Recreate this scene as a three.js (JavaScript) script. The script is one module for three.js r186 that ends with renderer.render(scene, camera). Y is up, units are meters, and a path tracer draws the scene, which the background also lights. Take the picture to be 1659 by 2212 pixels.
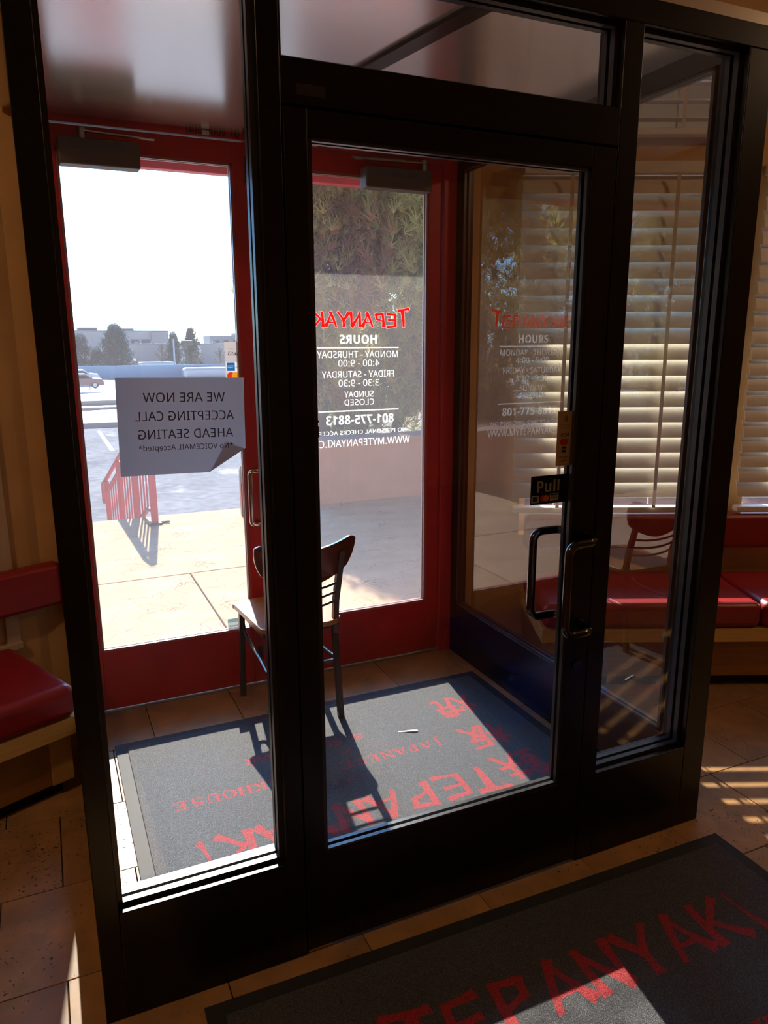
import * as THREE from 'three';
import { RoundedBoxGeometry } from 'three/addons/geometries/RoundedBoxGeometry.js';
import { mergeGeometries } from 'three/addons/utils/BufferGeometryUtils.js';
import { ImprovedNoise } from 'three/addons/math/ImprovedNoise.js';
import { Sky } from 'three/addons/objects/Sky.js';
import { RectAreaLightUniformsLib } from 'three/addons/lights/RectAreaLightUniformsLib.js';

// ---------------------------------------------------------------- camera, sky, sun, exposure
const scene = new THREE.Scene();
const V3 = (x, y, z) => new THREE.Vector3(x, y, z);
const camera = new THREE.PerspectiveCamera((2 * Math.atan(1106 / 1611.7) * 180) / Math.PI, 1659 / 2212, 0.02, 600);
{
  const a = THREE.MathUtils.degToRad(24.351), b = THREE.MathUtils.degToRad(-12.879), c = THREE.MathUtils.degToRad(-0.22);
  const f = V3(Math.sin(a) * Math.cos(b), Math.sin(b), -Math.cos(a) * Math.cos(b)), r = f.clone().cross(V3(0, 1, 0)).normalize(), u = r.clone().cross(f);
  const r2 = r.clone().multiplyScalar(Math.cos(c)).addScaledVector(u, Math.sin(c)), u2 = u.clone().multiplyScalar(Math.cos(c)).addScaledVector(r, -Math.sin(c));
  camera.quaternion.setFromRotationMatrix(new THREE.Matrix4().makeBasis(r2, u2, f.clone().negate()));
  camera.position.set(-0.5168, 1.6396, 1.6596);
}
const renderer = new THREE.WebGLRenderer({ antialias: true });
renderer.toneMapping = THREE.LinearToneMapping;
renderer.toneMappingExposure = 0.9;
renderer.shadowMap.enabled = true;
RectAreaLightUniformsLib.init();

const SUN = V3(-0.15, -0.73, 1).normalize();                       // the way the light travels
const sun = new THREE.DirectionalLight(new THREE.Color(1, 0.9, 0.74), 16);
sun.position.copy(SUN).multiplyScalar(-40); sun.target.position.set(0, 0, 0);
sun.castShadow = true; sun.shadow.mapSize.set(4096, 4096);
Object.assign(sun.shadow.camera, { left: -14, right: 14, top: 14, bottom: -14, near: 1, far: 90 });
scene.add(sun, sun.target);
const sky = new Sky(); sky.name = 'sky'; sky.scale.setScalar(4000);
const SU = sky.material.uniforms;
SU.turbidity.value = 6; SU.rayleigh.value = 0.7; SU.mieCoefficient.value = 0.006; SU.mieDirectionalG.value = 0.75; SU.cloudCoverage.value = 0;
SU.sunPosition.value.copy(SUN).negate();
scene.add(sky);
scene.backgroundIntensity = 0.85; scene.environmentIntensity = 0.85;

// ---------------------------------------------------------------- helpers
let seed = 7;
const rnd = () => { seed = (seed * 1664525 + 1013904223) >>> 0; return seed / 4294967296; };
const rr = (a, b) => a + (b - a) * rnd();
const noise = new ImprovedNoise();
const used = {};
function numbered(n) { const k = (used[n] = (used[n] ?? -1) + 1); return k ? n + '_' + String(k).padStart(3, '0') : n; }
function tag(o, label, category, group) { o.userData.label = label; if (category) o.userData.category = category; if (group) o.userData.group = group; return o; }
function M(name, geo, mat, parent = scene) {
  const g = Array.isArray(geo) ? mergeGeometries(geo.map((q) => (q.index ? q.toNonIndexed() : q)), false) : geo;
  const m = new THREE.Mesh(g, mat); m.name = parent === scene ? numbered(name) : name; m.castShadow = m.receiveShadow = true; parent.add(m); return m;
}
function group(name, pos = [0, 0, 0], turn = 0, parent = scene) {
  const o = new THREE.Group(); o.name = parent === scene ? numbered(name) : name; o.position.set(...pos); o.rotation.y = turn; parent.add(o); return o;
}
function thing(name, label, category, pos, turn, grp) { return tag(group(name, pos, turn), label, category, grp); }
function struct(name, geo, mat) { const m = M(name, geo, mat); m.userData.kind = 'structure'; return m; }
function sgroup(name, pos, turn) { const o = group(name, pos, turn); o.userData.kind = 'structure'; return o; }
// box from corner to corner, uv in metres
function uvm(g, s = 1) {
  const p = g.attributes.position, n = g.attributes.normal, uv = g.attributes.uv;
  for (let i = 0; i < p.count; i++) {
    const ax = Math.abs(n.getX(i)), ay = Math.abs(n.getY(i)), az = Math.abs(n.getZ(i));
    if (ay > ax && ay > az) uv.setXY(i, p.getX(i) * s, -p.getZ(i) * s);
    else if (ax > az) uv.setXY(i, p.getZ(i) * s, p.getY(i) * s);
    else uv.setXY(i, p.getX(i) * s, p.getY(i) * s);
  }
  return g;
}
function bx(x0, y0, z0, x1, y1, z1, r = 0) {
  const w = Math.abs(x1 - x0), h = Math.abs(y1 - y0), d = Math.abs(z1 - z0);
  const g = r ? new RoundedBoxGeometry(w, h, d, 3, Math.min(r, w / 2.01, h / 2.01, d / 2.01)) : new THREE.BoxGeometry(w, h, d);
  g.translate((x0 + x1) / 2, (y0 + y1) / 2, (z0 + z1) / 2);
  return uvm(g);
}
// a square or round bar between two points
function bar(a, b, r, seg = 10) {
  const A = V3(...a), B = V3(...b), d = B.clone().sub(A), g = new THREE.CylinderGeometry(r, r, d.length(), seg);
  g.applyQuaternion(new THREE.Quaternion().setFromUnitVectors(V3(0, 1, 0), d.normalize())); g.translate(...A.add(B).multiplyScalar(0.5).toArray()); return g;
}
function sq(a, b, w, d = w, r = 0.002) {
  const A = V3(...a), B = V3(...b), v = B.clone().sub(A), g = new RoundedBoxGeometry(w, v.length(), d, 2, r), y = v.clone().normalize();
  let x = V3(1, 0, 0); if (Math.abs(y.x) > 0.9) x = V3(0, 0, 1);
  const z = x.clone().cross(y).normalize(); x = y.clone().cross(z);
  g.applyMatrix4(new THREE.Matrix4().makeBasis(x, y, z)); g.translate(...A.add(B).multiplyScalar(0.5).toArray()); return g;
}
const curve = (pts, t = 0.4) => new THREE.CatmullRomCurve3(pts.map((p) => V3(...p)), false, 'catmullrom', t);
function tube(pts, r, n = 48, seg = 12, t = 0.4) { return new THREE.TubeGeometry(curve(pts, t), n, r, seg); }
function bend(pts, rad, r, seg = 14) {                                // a pipe through corners rounded with radius rad
  const p = pts.map((q) => V3(...q)), path = new THREE.CurvePath(); let last = p[0];
  for (let i = 1; i < p.length - 1; i++) {
    const a = p[i].clone().add(p[i - 1].clone().sub(p[i]).setLength(rad)), b = p[i].clone().add(p[i + 1].clone().sub(p[i]).setLength(rad));
    path.add(new THREE.LineCurve3(last, a)); path.add(new THREE.QuadraticBezierCurve3(a, p[i], b)); last = b;
  }
  path.add(new THREE.LineCurve3(last, p[p.length - 1]));
  return new THREE.TubeGeometry(path, 60, r, seg);
}
function extr(pts, depth, bevel = 0.003) {
  const s = new THREE.Shape(pts.map((p) => new THREE.Vector2(...p)));
  return new THREE.ExtrudeGeometry(s, { depth, bevelEnabled: bevel > 0, bevelSize: bevel, bevelThickness: bevel, bevelSegments: 2, curveSegments: 12 });
}
function canvasTex(w, h, draw, srgb = true) {
  const c = document.createElement('canvas'); c.width = w; c.height = h; draw(c.getContext('2d'), w, h);
  const t = new THREE.CanvasTexture(c); if (srgb) t.colorSpace = THREE.SRGBColorSpace; t.anisotropy = 8; return t;
}
function dataTex(n, fn, srgb = true) {
  const d = new Uint8Array(n * n * 4);
  for (let y = 0; y < n; y++) for (let x = 0; x < n; x++) { const c = fn(x / n, y / n, x, y), i = (y * n + x) * 4; d[i] = c[0]; d[i + 1] = c[1]; d[i + 2] = c[2]; d[i + 3] = 255; }
  const t = new THREE.DataTexture(d, n, n); t.wrapS = t.wrapT = THREE.RepeatWrapping; t.magFilter = THREE.LinearFilter; t.minFilter = THREE.LinearMipmapLinearFilter; t.generateMipmaps = true;
  if (srgb) t.colorSpace = THREE.SRGBColorSpace; t.needsUpdate = true; return t;
}
// noise that tiles over the unit square
function fbm(u, v, f, oct = 4, z = 0) {
  let s = 0, a = 0.5;
  for (let o = 0; o < oct; o++, f *= 2, a *= 0.5) {
    const U = u * f, W = v * f, n = (x, y) => noise.noise(x, y, z + o * 7.3);
    s += a * (n(U, W) * (1 - u) * (1 - v) + n(U - f, W) * u * (1 - v) + n(U, W - f) * (1 - u) * v + n(U - f, W - f) * u * v);
  }
  return s;
}
const std = (c, roughness = 0.6, o = {}) => new THREE.MeshPhysicalMaterial({ color: Array.isArray(c) ? new THREE.Color().setRGB(...c) : new THREE.Color(c), roughness, ...o });

// ---------------------------------------------------------------- materials
const speck = dataTex(256, (u, v) => { const k = 128 + 90 * fbm(u, v, 24, 3); return [k, k, k]; }, false);
const plasterBump = dataTex(512, (u, v) => { const k = 128 + 120 * fbm(u, v, 40, 3, 3) + 40 * fbm(u, v, 8, 3, 9); return [k, k, k]; }, false);
const wallTint = dataTex(512, (u, v) => { const k = fbm(u, v, 3, 5, 5); return [232 + 30 * k, 226 + 34 * k, 218 + 40 * k]; });
const mTan = std([0.74, 0.45, 0.18], 0.75, { map: wallTint, bumpMap: plasterBump, bumpScale: 0.0012 });
const mTrim = std([0.5, 0.36, 0.22], 0.5, { bumpMap: speck, bumpScale: 0.0002 });
const mCream = std([0.72, 0.66, 0.55], 0.6);
const mBlack = std([0.0045, 0.0038, 0.003], 0.27, { bumpMap: speck, bumpScale: 0.00003, specularIntensity: 0.65 });
const mBlackGloss = std([0.011, 0.0105, 0.011], 0.12, { clearcoat: 0.6, clearcoatRoughness: 0.06 });
const mSeal = std([0.006, 0.006, 0.006], 0.8);
const redTint = dataTex(256, (u, v) => { const k = fbm(u, v, 4, 4, 2); return [236 + 38 * k, 232 + 40 * k, 232 + 40 * k]; });
const mRed = std([0.6, 0.016, 0.028], 0.38, { map: redTint, bumpMap: plasterBump, bumpScale: 0.0002 });
const mVinyl = std([0.27, 0.007, 0.008], 0.38, { bumpMap: plasterBump, bumpScale: 0.0006, clearcoat: 0.35, clearcoatRoughness: 0.3 });
const mChrome = std([0.55, 0.5, 0.42], 0.16, { metalness: 1 });
const mBlackChrome = std([0.09, 0.085, 0.08], 0.13, { metalness: 1 });
const mBronzeBox = std([0.1, 0.095, 0.085], 0.45);
const mPane = new THREE.MeshPhysicalMaterial({ color: new THREE.Color().setRGB(0.94, 0.95, 0.95), roughness: 0, transmission: 1, thickness: 0, ior: 1.75 });
const mDust = new THREE.MeshPhysicalMaterial({ color: new THREE.Color().setRGB(0.95, 0.95, 1), roughness: 1, transmission: 1, thickness: 0, specularIntensity: 0, ior: 1.1, transparent: true, opacity: 0.055 });
const mCeil = std([0.9, 0.88, 0.85], 0.2, { metalness: 0.85, bumpMap: speck, bumpScale: 0.00006 });
const mWhitePlastic = std([0.6, 0.6, 0.58], 0.5);
const mSteel = std([0.5, 0.5, 0.5], 0.3, { metalness: 1 });
function woodTex(base, dark) {
  return dataTex(256, (u, v) => { const g = fbm(u, v * 0.999, 3, 3, 1) + 0.5 * Math.sin(40 * (v + 0.05 * fbm(u, v, 4, 3, 6))) * 0.2 + 0.35 * noise.noise(u * 4, v * 90, 2); const k = THREE.MathUtils.clamp(0.5 + g, 0, 1); return base.map((b, i) => b + (dark[i] - b) * k); });
}
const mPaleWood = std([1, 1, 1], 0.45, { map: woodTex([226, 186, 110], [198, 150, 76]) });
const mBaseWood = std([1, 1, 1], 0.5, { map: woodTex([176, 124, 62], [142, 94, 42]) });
const mChairWood = std([1, 1, 1], 0.28, { map: woodTex([126, 58, 34], [84, 34, 20]), clearcoat: 0.5, clearcoatRoughness: 0.12 });
const mSeatWood = std([1, 1, 1], 0.3, { map: woodTex([190, 128, 70], [156, 96, 48]), clearcoat: 0.6, clearcoatRoughness: 0.12 });
const mChairMetal = std([0.02, 0.02, 0.021], 0.34, { clearcoat: 0.5, clearcoatRoughness: 0.2 });
// travertine
const pit = (u, v, z) => { const k = fbm(u, v, 72, 2, z) + 0.3 * fbm(u, v, 5, 3, z + 4); return k > 0.2 ? Math.min(1, (k - 0.2) * 8) : 0; };
const travMaps = [0, 1, 2].map((k) => dataTex(512, (u, v) => {
  const a = fbm(u, v, 3, 5, 20 + k * 9), b = fbm(u, v, 10, 4, 40 + k * 5), p = pit(u, v, 60 + k * 3), t = 1 + 0.42 * a + 0.25 * b;
  const c = [172 * t + 14 * b, 134 * t - 4 * a, 92 * t - 12 * a]; return c.map((x) => THREE.MathUtils.clamp(x * (1 - 0.7 * p), 0, 255));
}));
const travBump = [0, 1, 2].map((k) => dataTex(512, (u, v) => { const x = 255 * (1 - pit(u, v, 60 + k * 3)) * 0.8 + 40 * fbm(u, v, 30, 2, k); return [x, x, x]; }, false));
const mTile = travMaps.map((map, k) => std([0.72 + 0.06 * k, 0.69 + 0.05 * k, 0.68], 0.42, { map, bumpMap: travBump[k], bumpScale: 0.0012 }));
const mGrout = std([0.12, 0.075, 0.045], 0.9);
const slab = dataTex(512, (u, v) => { const a = fbm(u, v, 4, 5, 70), b = fbm(u, v, 40, 3, 71), crack = Math.abs(fbm(u, v, 3, 4, 77)) < 0.004 ? 0.75 : 1; return [222 * (1 + 0.16 * a + 0.1 * b) * crack, 196 * (1 + 0.2 * a + 0.1 * b) * crack, 166 * (1 + 0.26 * a + 0.1 * b) * crack]; });
const mSlab = std([0.66, 0.62, 0.585], 0.9, { specularIntensity: 0.1, map: slab, bumpMap: plasterBump, bumpScale: 0.002 });
const mStucco = std([0.6, 0.36, 0.29], 0.85, { map: wallTint, bumpMap: plasterBump, bumpScale: 0.004 });
const mStuccoCap = std([0.42, 0.27, 0.24], 0.85, { bumpMap: plasterBump, bumpScale: 0.003 });
const asph = dataTex(512, (u, v) => { const b = fbm(u, v, 50, 3, 81), a = fbm(u, v, 5, 5, 82), salt = Math.max(0, fbm(u, v * 0.5, 8, 5, 85) - 0.12) * 420; const k = 128 + 60 * b + 50 * a + salt; return [k, k, k + 4].map((x) => Math.min(255, x)); });
const mAsphalt = std([0.85, 0.85, 0.87], 0.95, { specularIntensity: 0.05, map: asph });
const mSnow = std([0.66, 0.67, 0.69], 0.7, { bumpMap: plasterBump, bumpScale: 0.03 });
const mGravel = std([0.4, 0.36, 0.31], 0.9, { bumpMap: speck, bumpScale: 0.03 });
const mBark = std([0.13, 0.085, 0.06], 0.9, { bumpMap: plasterBump, bumpScale: 0.02 });

// ---------------------------------------------------------------- ground outside
const A24 = (24 * Math.PI) / 180;
const CR = V3(1.5, 0, -1.7), CL = V3(-0.57, 0, -1.7);               // where the two slanting front walls meet the door bay
const onR = (u, y, off) => [CR.x + u * Math.cos(A24) - off * Math.sin(A24), y, CR.z + u * Math.sin(A24) + off * Math.cos(A24)];
const onL = (u, y, off) => [CL.x - u * Math.cos(A24) + off * Math.sin(A24), y, CL.z + u * Math.sin(A24) + off * Math.cos(A24)];
{
  const g = new THREE.PlaneGeometry(500, 420, 250, 210); g.rotateX(-Math.PI / 2); g.translate(0, 0, -170);
  const p = g.attributes.position;
  for (let i = 0; i < p.count; i++) {
    const z = p.getZ(i), x = p.getX(i); let y = -1.24;
    if (z < -26) y = -1.24 - Math.min(2.1, (-26 - z) * 0.055) + 0.12 * noise.noise(x * 0.2, z * 0.2, 3);
    if (z > -9) y = -1.4;
    p.setY(i, y);
  }
  g.computeVertexNormals(); struct('snow_ground', uvm(g, 0.3), mSnow);
  struct('parking_lot', uvm(bx(-60, -1.35, -25.6, 60, -1.2, -8), 0.11), mAsphalt);
  struct('parking_curb', bx(-60, -1.3, -26, 60, -1.03, -25.6, 0.03), std([0.45, 0.45, 0.47], 0.85));
  struct('gravel_verge', bx(-60, -1.3, -28.2, 60, -1.08, -26.0), mGravel);
  struct('road_kerb', bx(-60, -2.6, -48.6, 80, -2.28, -48.1), mGravel);
  struct('road_kerb', bx(-60, -3.1, -60.6, 80, -2.72, -60.1), mGravel);
  for (let k = 0; k < 9; k++) { const x = -10 + k * 2.75; struct('parking_line', bx(x, -1.21, -24.5, x + 0.11, -1.194, -19.5), std([0.8, 0.8, 0.78], 0.8)); }
}
// entrance slab: three concrete pieces with an open joint, and the steps beyond it
{
  const s = sgroup('entrance_slab', [0, 0, 0]);
  M('concrete_panel', bx(-6, -0.4, -3.75, 0.35, -0.03, -1.82, 0.006), mSlab, s);
  M('concrete_panel', bx(0.36, -0.4, -3.75, 7, -0.03, -1.82, 0.006), mSlab, s);
  M('concrete_panel', bx(-6, -0.4, -5.8, 7, -0.03, -3.76, 0.006), mSlab, s);
  for (let k = 0; k < 6; k++) M('step', bx(-1, -1.4, -5.8 - 0.29 * (k + 1), 1.9, -0.03 - 0.17 * (k + 1), -5.8 - 0.29 * k, 0.008), mSlab, s);
}
{ // low stucco walls either side of the steps
  const w = sgroup('parapet_wall', [0, 0, 0]);
  M('wall_body', bx(1.96, -1.3, -5.85, 9, 0.595, -5.6), mStucco, w); M('wall_cap', bx(1.92, 0.595, -5.9, 9, 0.645, -5.55, 0.01), mStuccoCap, w);
  const v = sgroup('parapet_wall', [0, 0, 0]);
  M('wall_body', bx(-9, -1.3, -5.85, -1.15, 0.595, -5.6), mStucco, v); M('wall_cap', bx(-9, 0.595, -5.9, -1.1, 0.645, -5.55, 0.01), mStuccoCap, v);
  struct('planter_soil', extr([[1.98, 5.85], [9, 5.85], [9, 12], [3.9, 12]], 1.7, 0).rotateX(-Math.PI / 2).translate(0, -1.3, 0), std([0.2, 0.15, 0.11], 0.95));
  struct('planter_soil', bx(-9, -1.3, -12, -1.15, 0.4, -5.85), std([0.2, 0.15, 0.11], 0.95));
}

// ---------------------------------------------------------------- the room
const H = 3.3;
{ // ceiling slab with its overhang outside
  const s = new THREE.Shape([onL(5, 0, -1.55), [CL.x - 0.3, 0, -3.3], [CR.x + 0.3, 0, -3.3], onR(5, 0, -1.55), [6.6, 0, 6], [-5.6, 0, 6]].map((p) => new THREE.Vector2(p[0], -p[2])));
  const g = new THREE.ExtrudeGeometry(s, { depth: 0.25, bevelEnabled: false }); g.rotateX(-Math.PI / 2); g.translate(0, H, 0);
  struct('ceiling', g, std([0.62, 0.5, 0.36], 0.9));
}
struct('roof_fascia', [[onL(5, 0, -1.55), [CL.x - 0.3, 0, -3.3]], [[CL.x - 0.3, 0, -3.3], [CR.x + 0.3, 0, -3.3]], [[CR.x + 0.3, 0, -3.3], onR(5, 0, -1.55)]]
  .map(([a, b], i) => { const l = Math.hypot(b[0] - a[0], b[2] - a[2]), g = bx(-l / 2, i === 1 ? 3.15 : 2.9, 0, l / 2, H + 0.25, 0.12); g.rotateY(-Math.atan2(b[2] - a[2], b[0] - a[0])); return g.translate((a[0] + b[0]) / 2, 0, (a[2] + b[2]) / 2); }), std([0.3, 0.27, 0.2], 0.9, { bumpMap: plasterBump, bumpScale: 0.003 }));
function wallBoxes(list) { return list.map((b) => bx(...b)); }
{ // right front wall with two pairs of windows, in its own axes: x along the wall, z into the room
  const w = struct('wall_front_right', wallBoxes([
    [-0.12, 0, -0.18, 0.27, H, 0], [1.29, 0, -0.18, 1.46, H, 0], [2.5, 0, -0.18, 4.6, H, 0], [0.27, 0, -0.18, 1.29, 0.62, 0], [1.46, 0, -0.18, 2.5, 0.62, 0],
    [0.27, 2.43, -0.18, 1.29, 2.6, 0], [1.46, 2.43, -0.18, 2.5, 2.6, 0], [0.27, 3.15, -0.18, 1.29, H, 0], [1.46, 3.15, -0.18, 2.5, H, 0]]), mTan);
  w.position.copy(CR); w.rotation.y = -A24;
  const l = struct('wall_front_left', wallBoxes([[-4.6, 0, -0.18, 0.1, H, 0]]), mTan); l.position.copy(CL); l.rotation.y = A24;
  struct('wall_door_bay', wallBoxes([[-0.62, 2.55, -1.86, 1.55, H, -1.66], [1.39, 0, -1.84, 1.55, 2.55, -1.69], [-0.62, 0, -1.84, -0.507, 2.55, -1.69]]), mTan);
  struct('wall_right', wallBoxes([[5.6, 0, -0.2, 5.8, H, 6]]), mTan); struct('wall_left', wallBoxes([[-4.8, 0, -0.2, -4.6, H, 6]]), mTan);
  struct('wall_back', wallBoxes([[-4.8, 0, 5.8, 5.8, H, 6]]), mTan);
  struct('floor', wallBoxes([[-4.8, -0.2, -1.83, 5.8, -0.012, 6]]), mGrout);
}
{ // travertine tiles on the grout bed, in running bond
  const floor = scene.getObjectByName('floor'), S = 0.384, base = [0, 1, 2].map(() => null);
  for (let j = -4; j < 6; j++) {
    const z0 = -0.182 + j * S, off = (((j % 2) + 2) % 2) ? -0.775 : 0.165;
    for (let k = -6; k < 12; k++) {
      const x0 = off + (k - 2) * S, xa = Math.max(x0, -1.6), xb = Math.min(x0 + S, 3);
      if (xb - xa < 0.03 || z0 < -1.75) continue;
      const za = Math.max(z0, -1.815), v = Math.floor(rnd() * 3);
      const g = new RoundedBoxGeometry(xb - xa - 0.003, 0.012, z0 + S - za - 0.003, 1, 0.0016); uvm(g, 1 / 0.8);
      const du = rnd(), dv = rnd(); for (let i = 0; i < g.attributes.uv.count; i++) g.attributes.uv.setXY(i, g.attributes.uv.getX(i) + du, g.attributes.uv.getY(i) + dv);
      const t = M('tile', g, mTile[v], floor); t.position.set((xa + xb) / 2, -0.006 + rr(-0.0006, 0.0004), (za + z0 + S) / 2);
    }
  }
  for (const [n, b] of [['tile_field', [3, -0.012, -1.6, 5.8, 0, 6]], ['tile_field', [-4.8, -0.012, -1.6, -1.6, 0, 6]], ['tile_field', [-1.6, -0.012, 2.122, 3, 0, 6]]]) M(n, bx(...b), mTile[0], floor).userData.kind = 'stuff';
}
{ // panel mouldings on the left front wall, by the bench
  const t = sgroup('trim_1', CL.toArray(), A24);
  M('casing', bx(-0.2, 0.4, 0, -0.145, 2.9, 0.022, 0.004), mTrim, t); M('casing', bx(-0.27, 0.46, 0, -0.235, 2.9, 0.03, 0.004), mTrim, t);
  M('sill', bx(-0.9, 0.4, 0, -0.145, 0.43, 0.04, 0.004), mTrim, t); M('rail', bx(-0.9, 0.46, 0, -0.235, 0.49, 0.02, 0.004), mTrim, t);
}
// ---------------------------------------------------------------- vestibule: black storefront
const D = 1.678, FH = 2.425, FT = 2.485;                             // depth, underside and top of the header
{
  const t = sgroup('storefront_frame', [0, 0, 0]);
  const post = (x0, x1, z0, z1, h = FH) => M('post', bx(x0, 0, z0, x1, h, z1, 0.0025), mBlack, t);
  post(-0.52, -0.468, -0.1, 0); post(-0.05, -0.001, -0.1, 0); post(0.908, 0.969, -0.1, 0); post(1.345, 1.436, -0.1, 0);
  M('header', bx(-0.52, FH, -0.1, 1.436, FT, 0, 0.003), mBlack, t);
  M('transom_bar', bx(-0.001, 2.132, -0.1, 0.908, 2.222, 0, 0.002), mBlack, t);
  M('door_stop', [bx(-0.001, 0, -0.1, 0.012, 2.132, -0.055), bx(0.898, 0, -0.1, 0.908, 2.132, -0.055), bx(0.01, 2.12, -0.1, 0.9, 2.132, -0.055)], mBlack, t);
  M('bottom_rail', bx(-0.468, 0, -0.1, -0.05, 0.3, 0, 0.0025), mBlack, t); M('bottom_rail', bx(0.969, 0, -0.1, 1.345, 0.3, 0, 0.0025), mBlack, t);
  // side walls back to the red doors
  M('side_header', bx(1.376, FH, -D, 1.436, FT, -0.1), mBlack, t); M('side_header', bx(-0.52, FH, -D, -0.468, FT, -0.1), mBlack, t);
  M('side_rail', bx(1.376, 0, -D, 1.436, 0.278, -0.1, 0.002), mBlack, t); M('side_rail', bx(-0.52, 0, -D, -0.468, 0.278, -0.1, 0.002), mBlack, t);
  M('side_jamb', bx(1.375, 0.27, -D, 1.438, FH, -1.612), mBlack, t); M('side_jamb', bx(-0.52, 0.27, -D, -0.468, FH, -1.612), mBlack, t);
  M('side_jamb', bx(1.388, 0.27, -0.15, 1.434, FH, -0.1), mBlack, t);
  struct('ceiling', bx(-0.57, FT, -1.66, 1.5, FT + 0.03, -0.002), mCeil);
  struct('trim_2', [bx(0.47, FT - 0.012, -1.64, 0.53, FT, -0.04)].map((g) => g.translate(-0.5, 0, 0.85).rotateY(0.17).translate(0.5, 0, -0.85)), mBlack);
  struct('wall_bulkhead', [bx(-4.6, FT, -0.08, 5.6, H, -0.03)].map((g) => g).slice(0, 0).concat([bx(-0.56, FT, -0.06, 1.47, H, -0.03), bx(-0.56, FT + 0.03, -1.66, -0.53, H, -0.06), bx(1.44, FT + 0.03, -1.66, 1.47, H, -0.06)]), mTan);
}
// glass held by black stops
function glazed(name, parts) {
  const g = sgroup(name, [0, 0, 0]);
  for (const [n, geo, mat] of parts) M(n, geo, mat, g);
  return g;
}
function stops(x0, y0, x1, y1, zc, w = 0.018, dz = 0.018) {           // a glazing bead round an opening, on both faces
  const o = [];
  for (const s of [-1, 1]) { const a = zc + s * 0.006, b = zc + s * (0.006 + dz); o.push(bx(x0, y0, a, x0 + w, y1, b), bx(x1 - w, y0, a, x1, y1, b), bx(x0, y0, a, x1, y0 + w * 0.8, b), bx(x0, y1 - w * 0.8, a, x1, y1, b)); }
  return o;
}
const mBead = std([0.05, 0.048, 0.048], 0.3, { metalness: 0.5 });
const pane = (x0, y0, x1, y1, z) => bx(x0, y0, z - 0.0004, x1, y1, z + 0.0004);
function paneGeo(x0, y0, x1, y1, z) { const g = new THREE.PlaneGeometry(x1 - x0, y1 - y0); g.translate((x0 + x1) / 2, (y0 + y1) / 2, z); return g; }
glazed('window_1', [['pane', paneGeo(-0.47, 0.298, -0.048, FH + 0.002, -0.05), mPane], ['glazing_bead', stops(-0.468, 0.3, -0.05, FH, -0.05, 0.012), mBead]]);
glazed('window_2', [['pane', paneGeo(0.967, 0.298, 1.347, FH + 0.002, -0.05), mPane], ['glazing_bead', stops(0.969, 0.3, 1.345, FH, -0.05, 0.012), mBead]]);
glazed('window_3', [['pane', paneGeo(-0.003, 2.22, 0.91, FH + 0.002, -0.05), mPane], ['glazing_bead', stops(-0.001, 2.222, 0.908, FH, -0.05, 0.012), mBead]]);
for (const [n, x] of [['window_4', 1.386], ['window_5', -0.494]]) {
  const g = sgroup(n, [x, 0, 0]);
  const p = M('pane', paneGeo(-1.615, 0.276, -0.148, FH + 0.002, 0), mPane, g); p.rotation.y = -Math.PI / 2; if (x > 0) { p.rotation.y += 0.0075; p.position.x = 0.004; }
  const b = M('glazing_bead', stops(-1.612, 0.278, -0.15, FH, x > 0 ? -0.012 : 0, 0.012, 0.012), mBead, g); b.rotation.y = -Math.PI / 2;
}
// ---------------------------------------------------------------- inner black door
{
  const d = tag(group('door_1'), 'black framed glass door standing shut in the inner storefront'); d.userData.kind = 'structure';
  const z0 = -0.045;
  M('stile', bx(0.003, 0.012, z0, 0.056, 2.126, 0, 0.002), mBlack, d); M('stile', bx(0.826, 0.012, z0, 0.904, 2.126, 0, 0.002), mBlack, d);
  M('top_rail', bx(0.056, 2.073, z0, 0.826, 2.126, 0, 0.002), mBlack, d); M('bottom_rail', bx(0.056, 0.012, z0, 0.826, 0.3, 0, 0.002), mBlack, d);
  M('pane', paneGeo(0.054, 0.298, 0.828, 2.075, -0.022), mPane, d); M('glazing_bead', stops(0.056, 0.3, 0.826, 2.073, -0.022, 0.011, 0.012), mBead, d);
  for (const s of [1, -1]) {
    const z = s > 0 ? 0 : z0, zz = z + s * 0.062;
    M('pull_handle', [bend([[0.865, 1.088, z], [0.865, 1.088, zz], [0.768, 1.088, zz], [0.768, 0.82, zz], [0.865, 0.82, zz], [0.865, 0.82, z]], 0.034, 0.0125), bar([0.865, 1.088, z], [0.865, 1.088, z + s * 0.006], 0.019, 20), bar([0.865, 0.82, z], [0.865, 0.82, z + s * 0.006], 0.019, 20)], mBlackChrome, d);
  }
  M('lock_cylinder', [bar([0.868, 0.69, 0], [0.868, 0.69, 0.006], 0.017, 20)], mBlackChrome, d);
  M('pivot', [bar([0.03, 0.0, -0.022], [0.03, 0.018, -0.022], 0.018, 16), bx(0.005, 0.002, -0.04, 0.075, 0.011, -0.004)], mSteel, d);
  M('maker_plate', bx(0.035, 2.117 + 0.033, -0.001, 0.1, 2.117 + 0.056, 0.001), std(0xffffff, 0.5, { map: canvasTex(256, 96, (c, w, h) => { c.fillStyle = '#20120c'; c.fillRect(0, 0, w, h); c.fillStyle = '#a06a34'; c.font = '30px serif'; c.fillText('International', 18, 34); c.fillText('door closers', 60, 64); c.font = '20px serif'; c.fillText('TEXAS', 100, 88); }) }), scene.getObjectByName('storefront_frame'));
}
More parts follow.
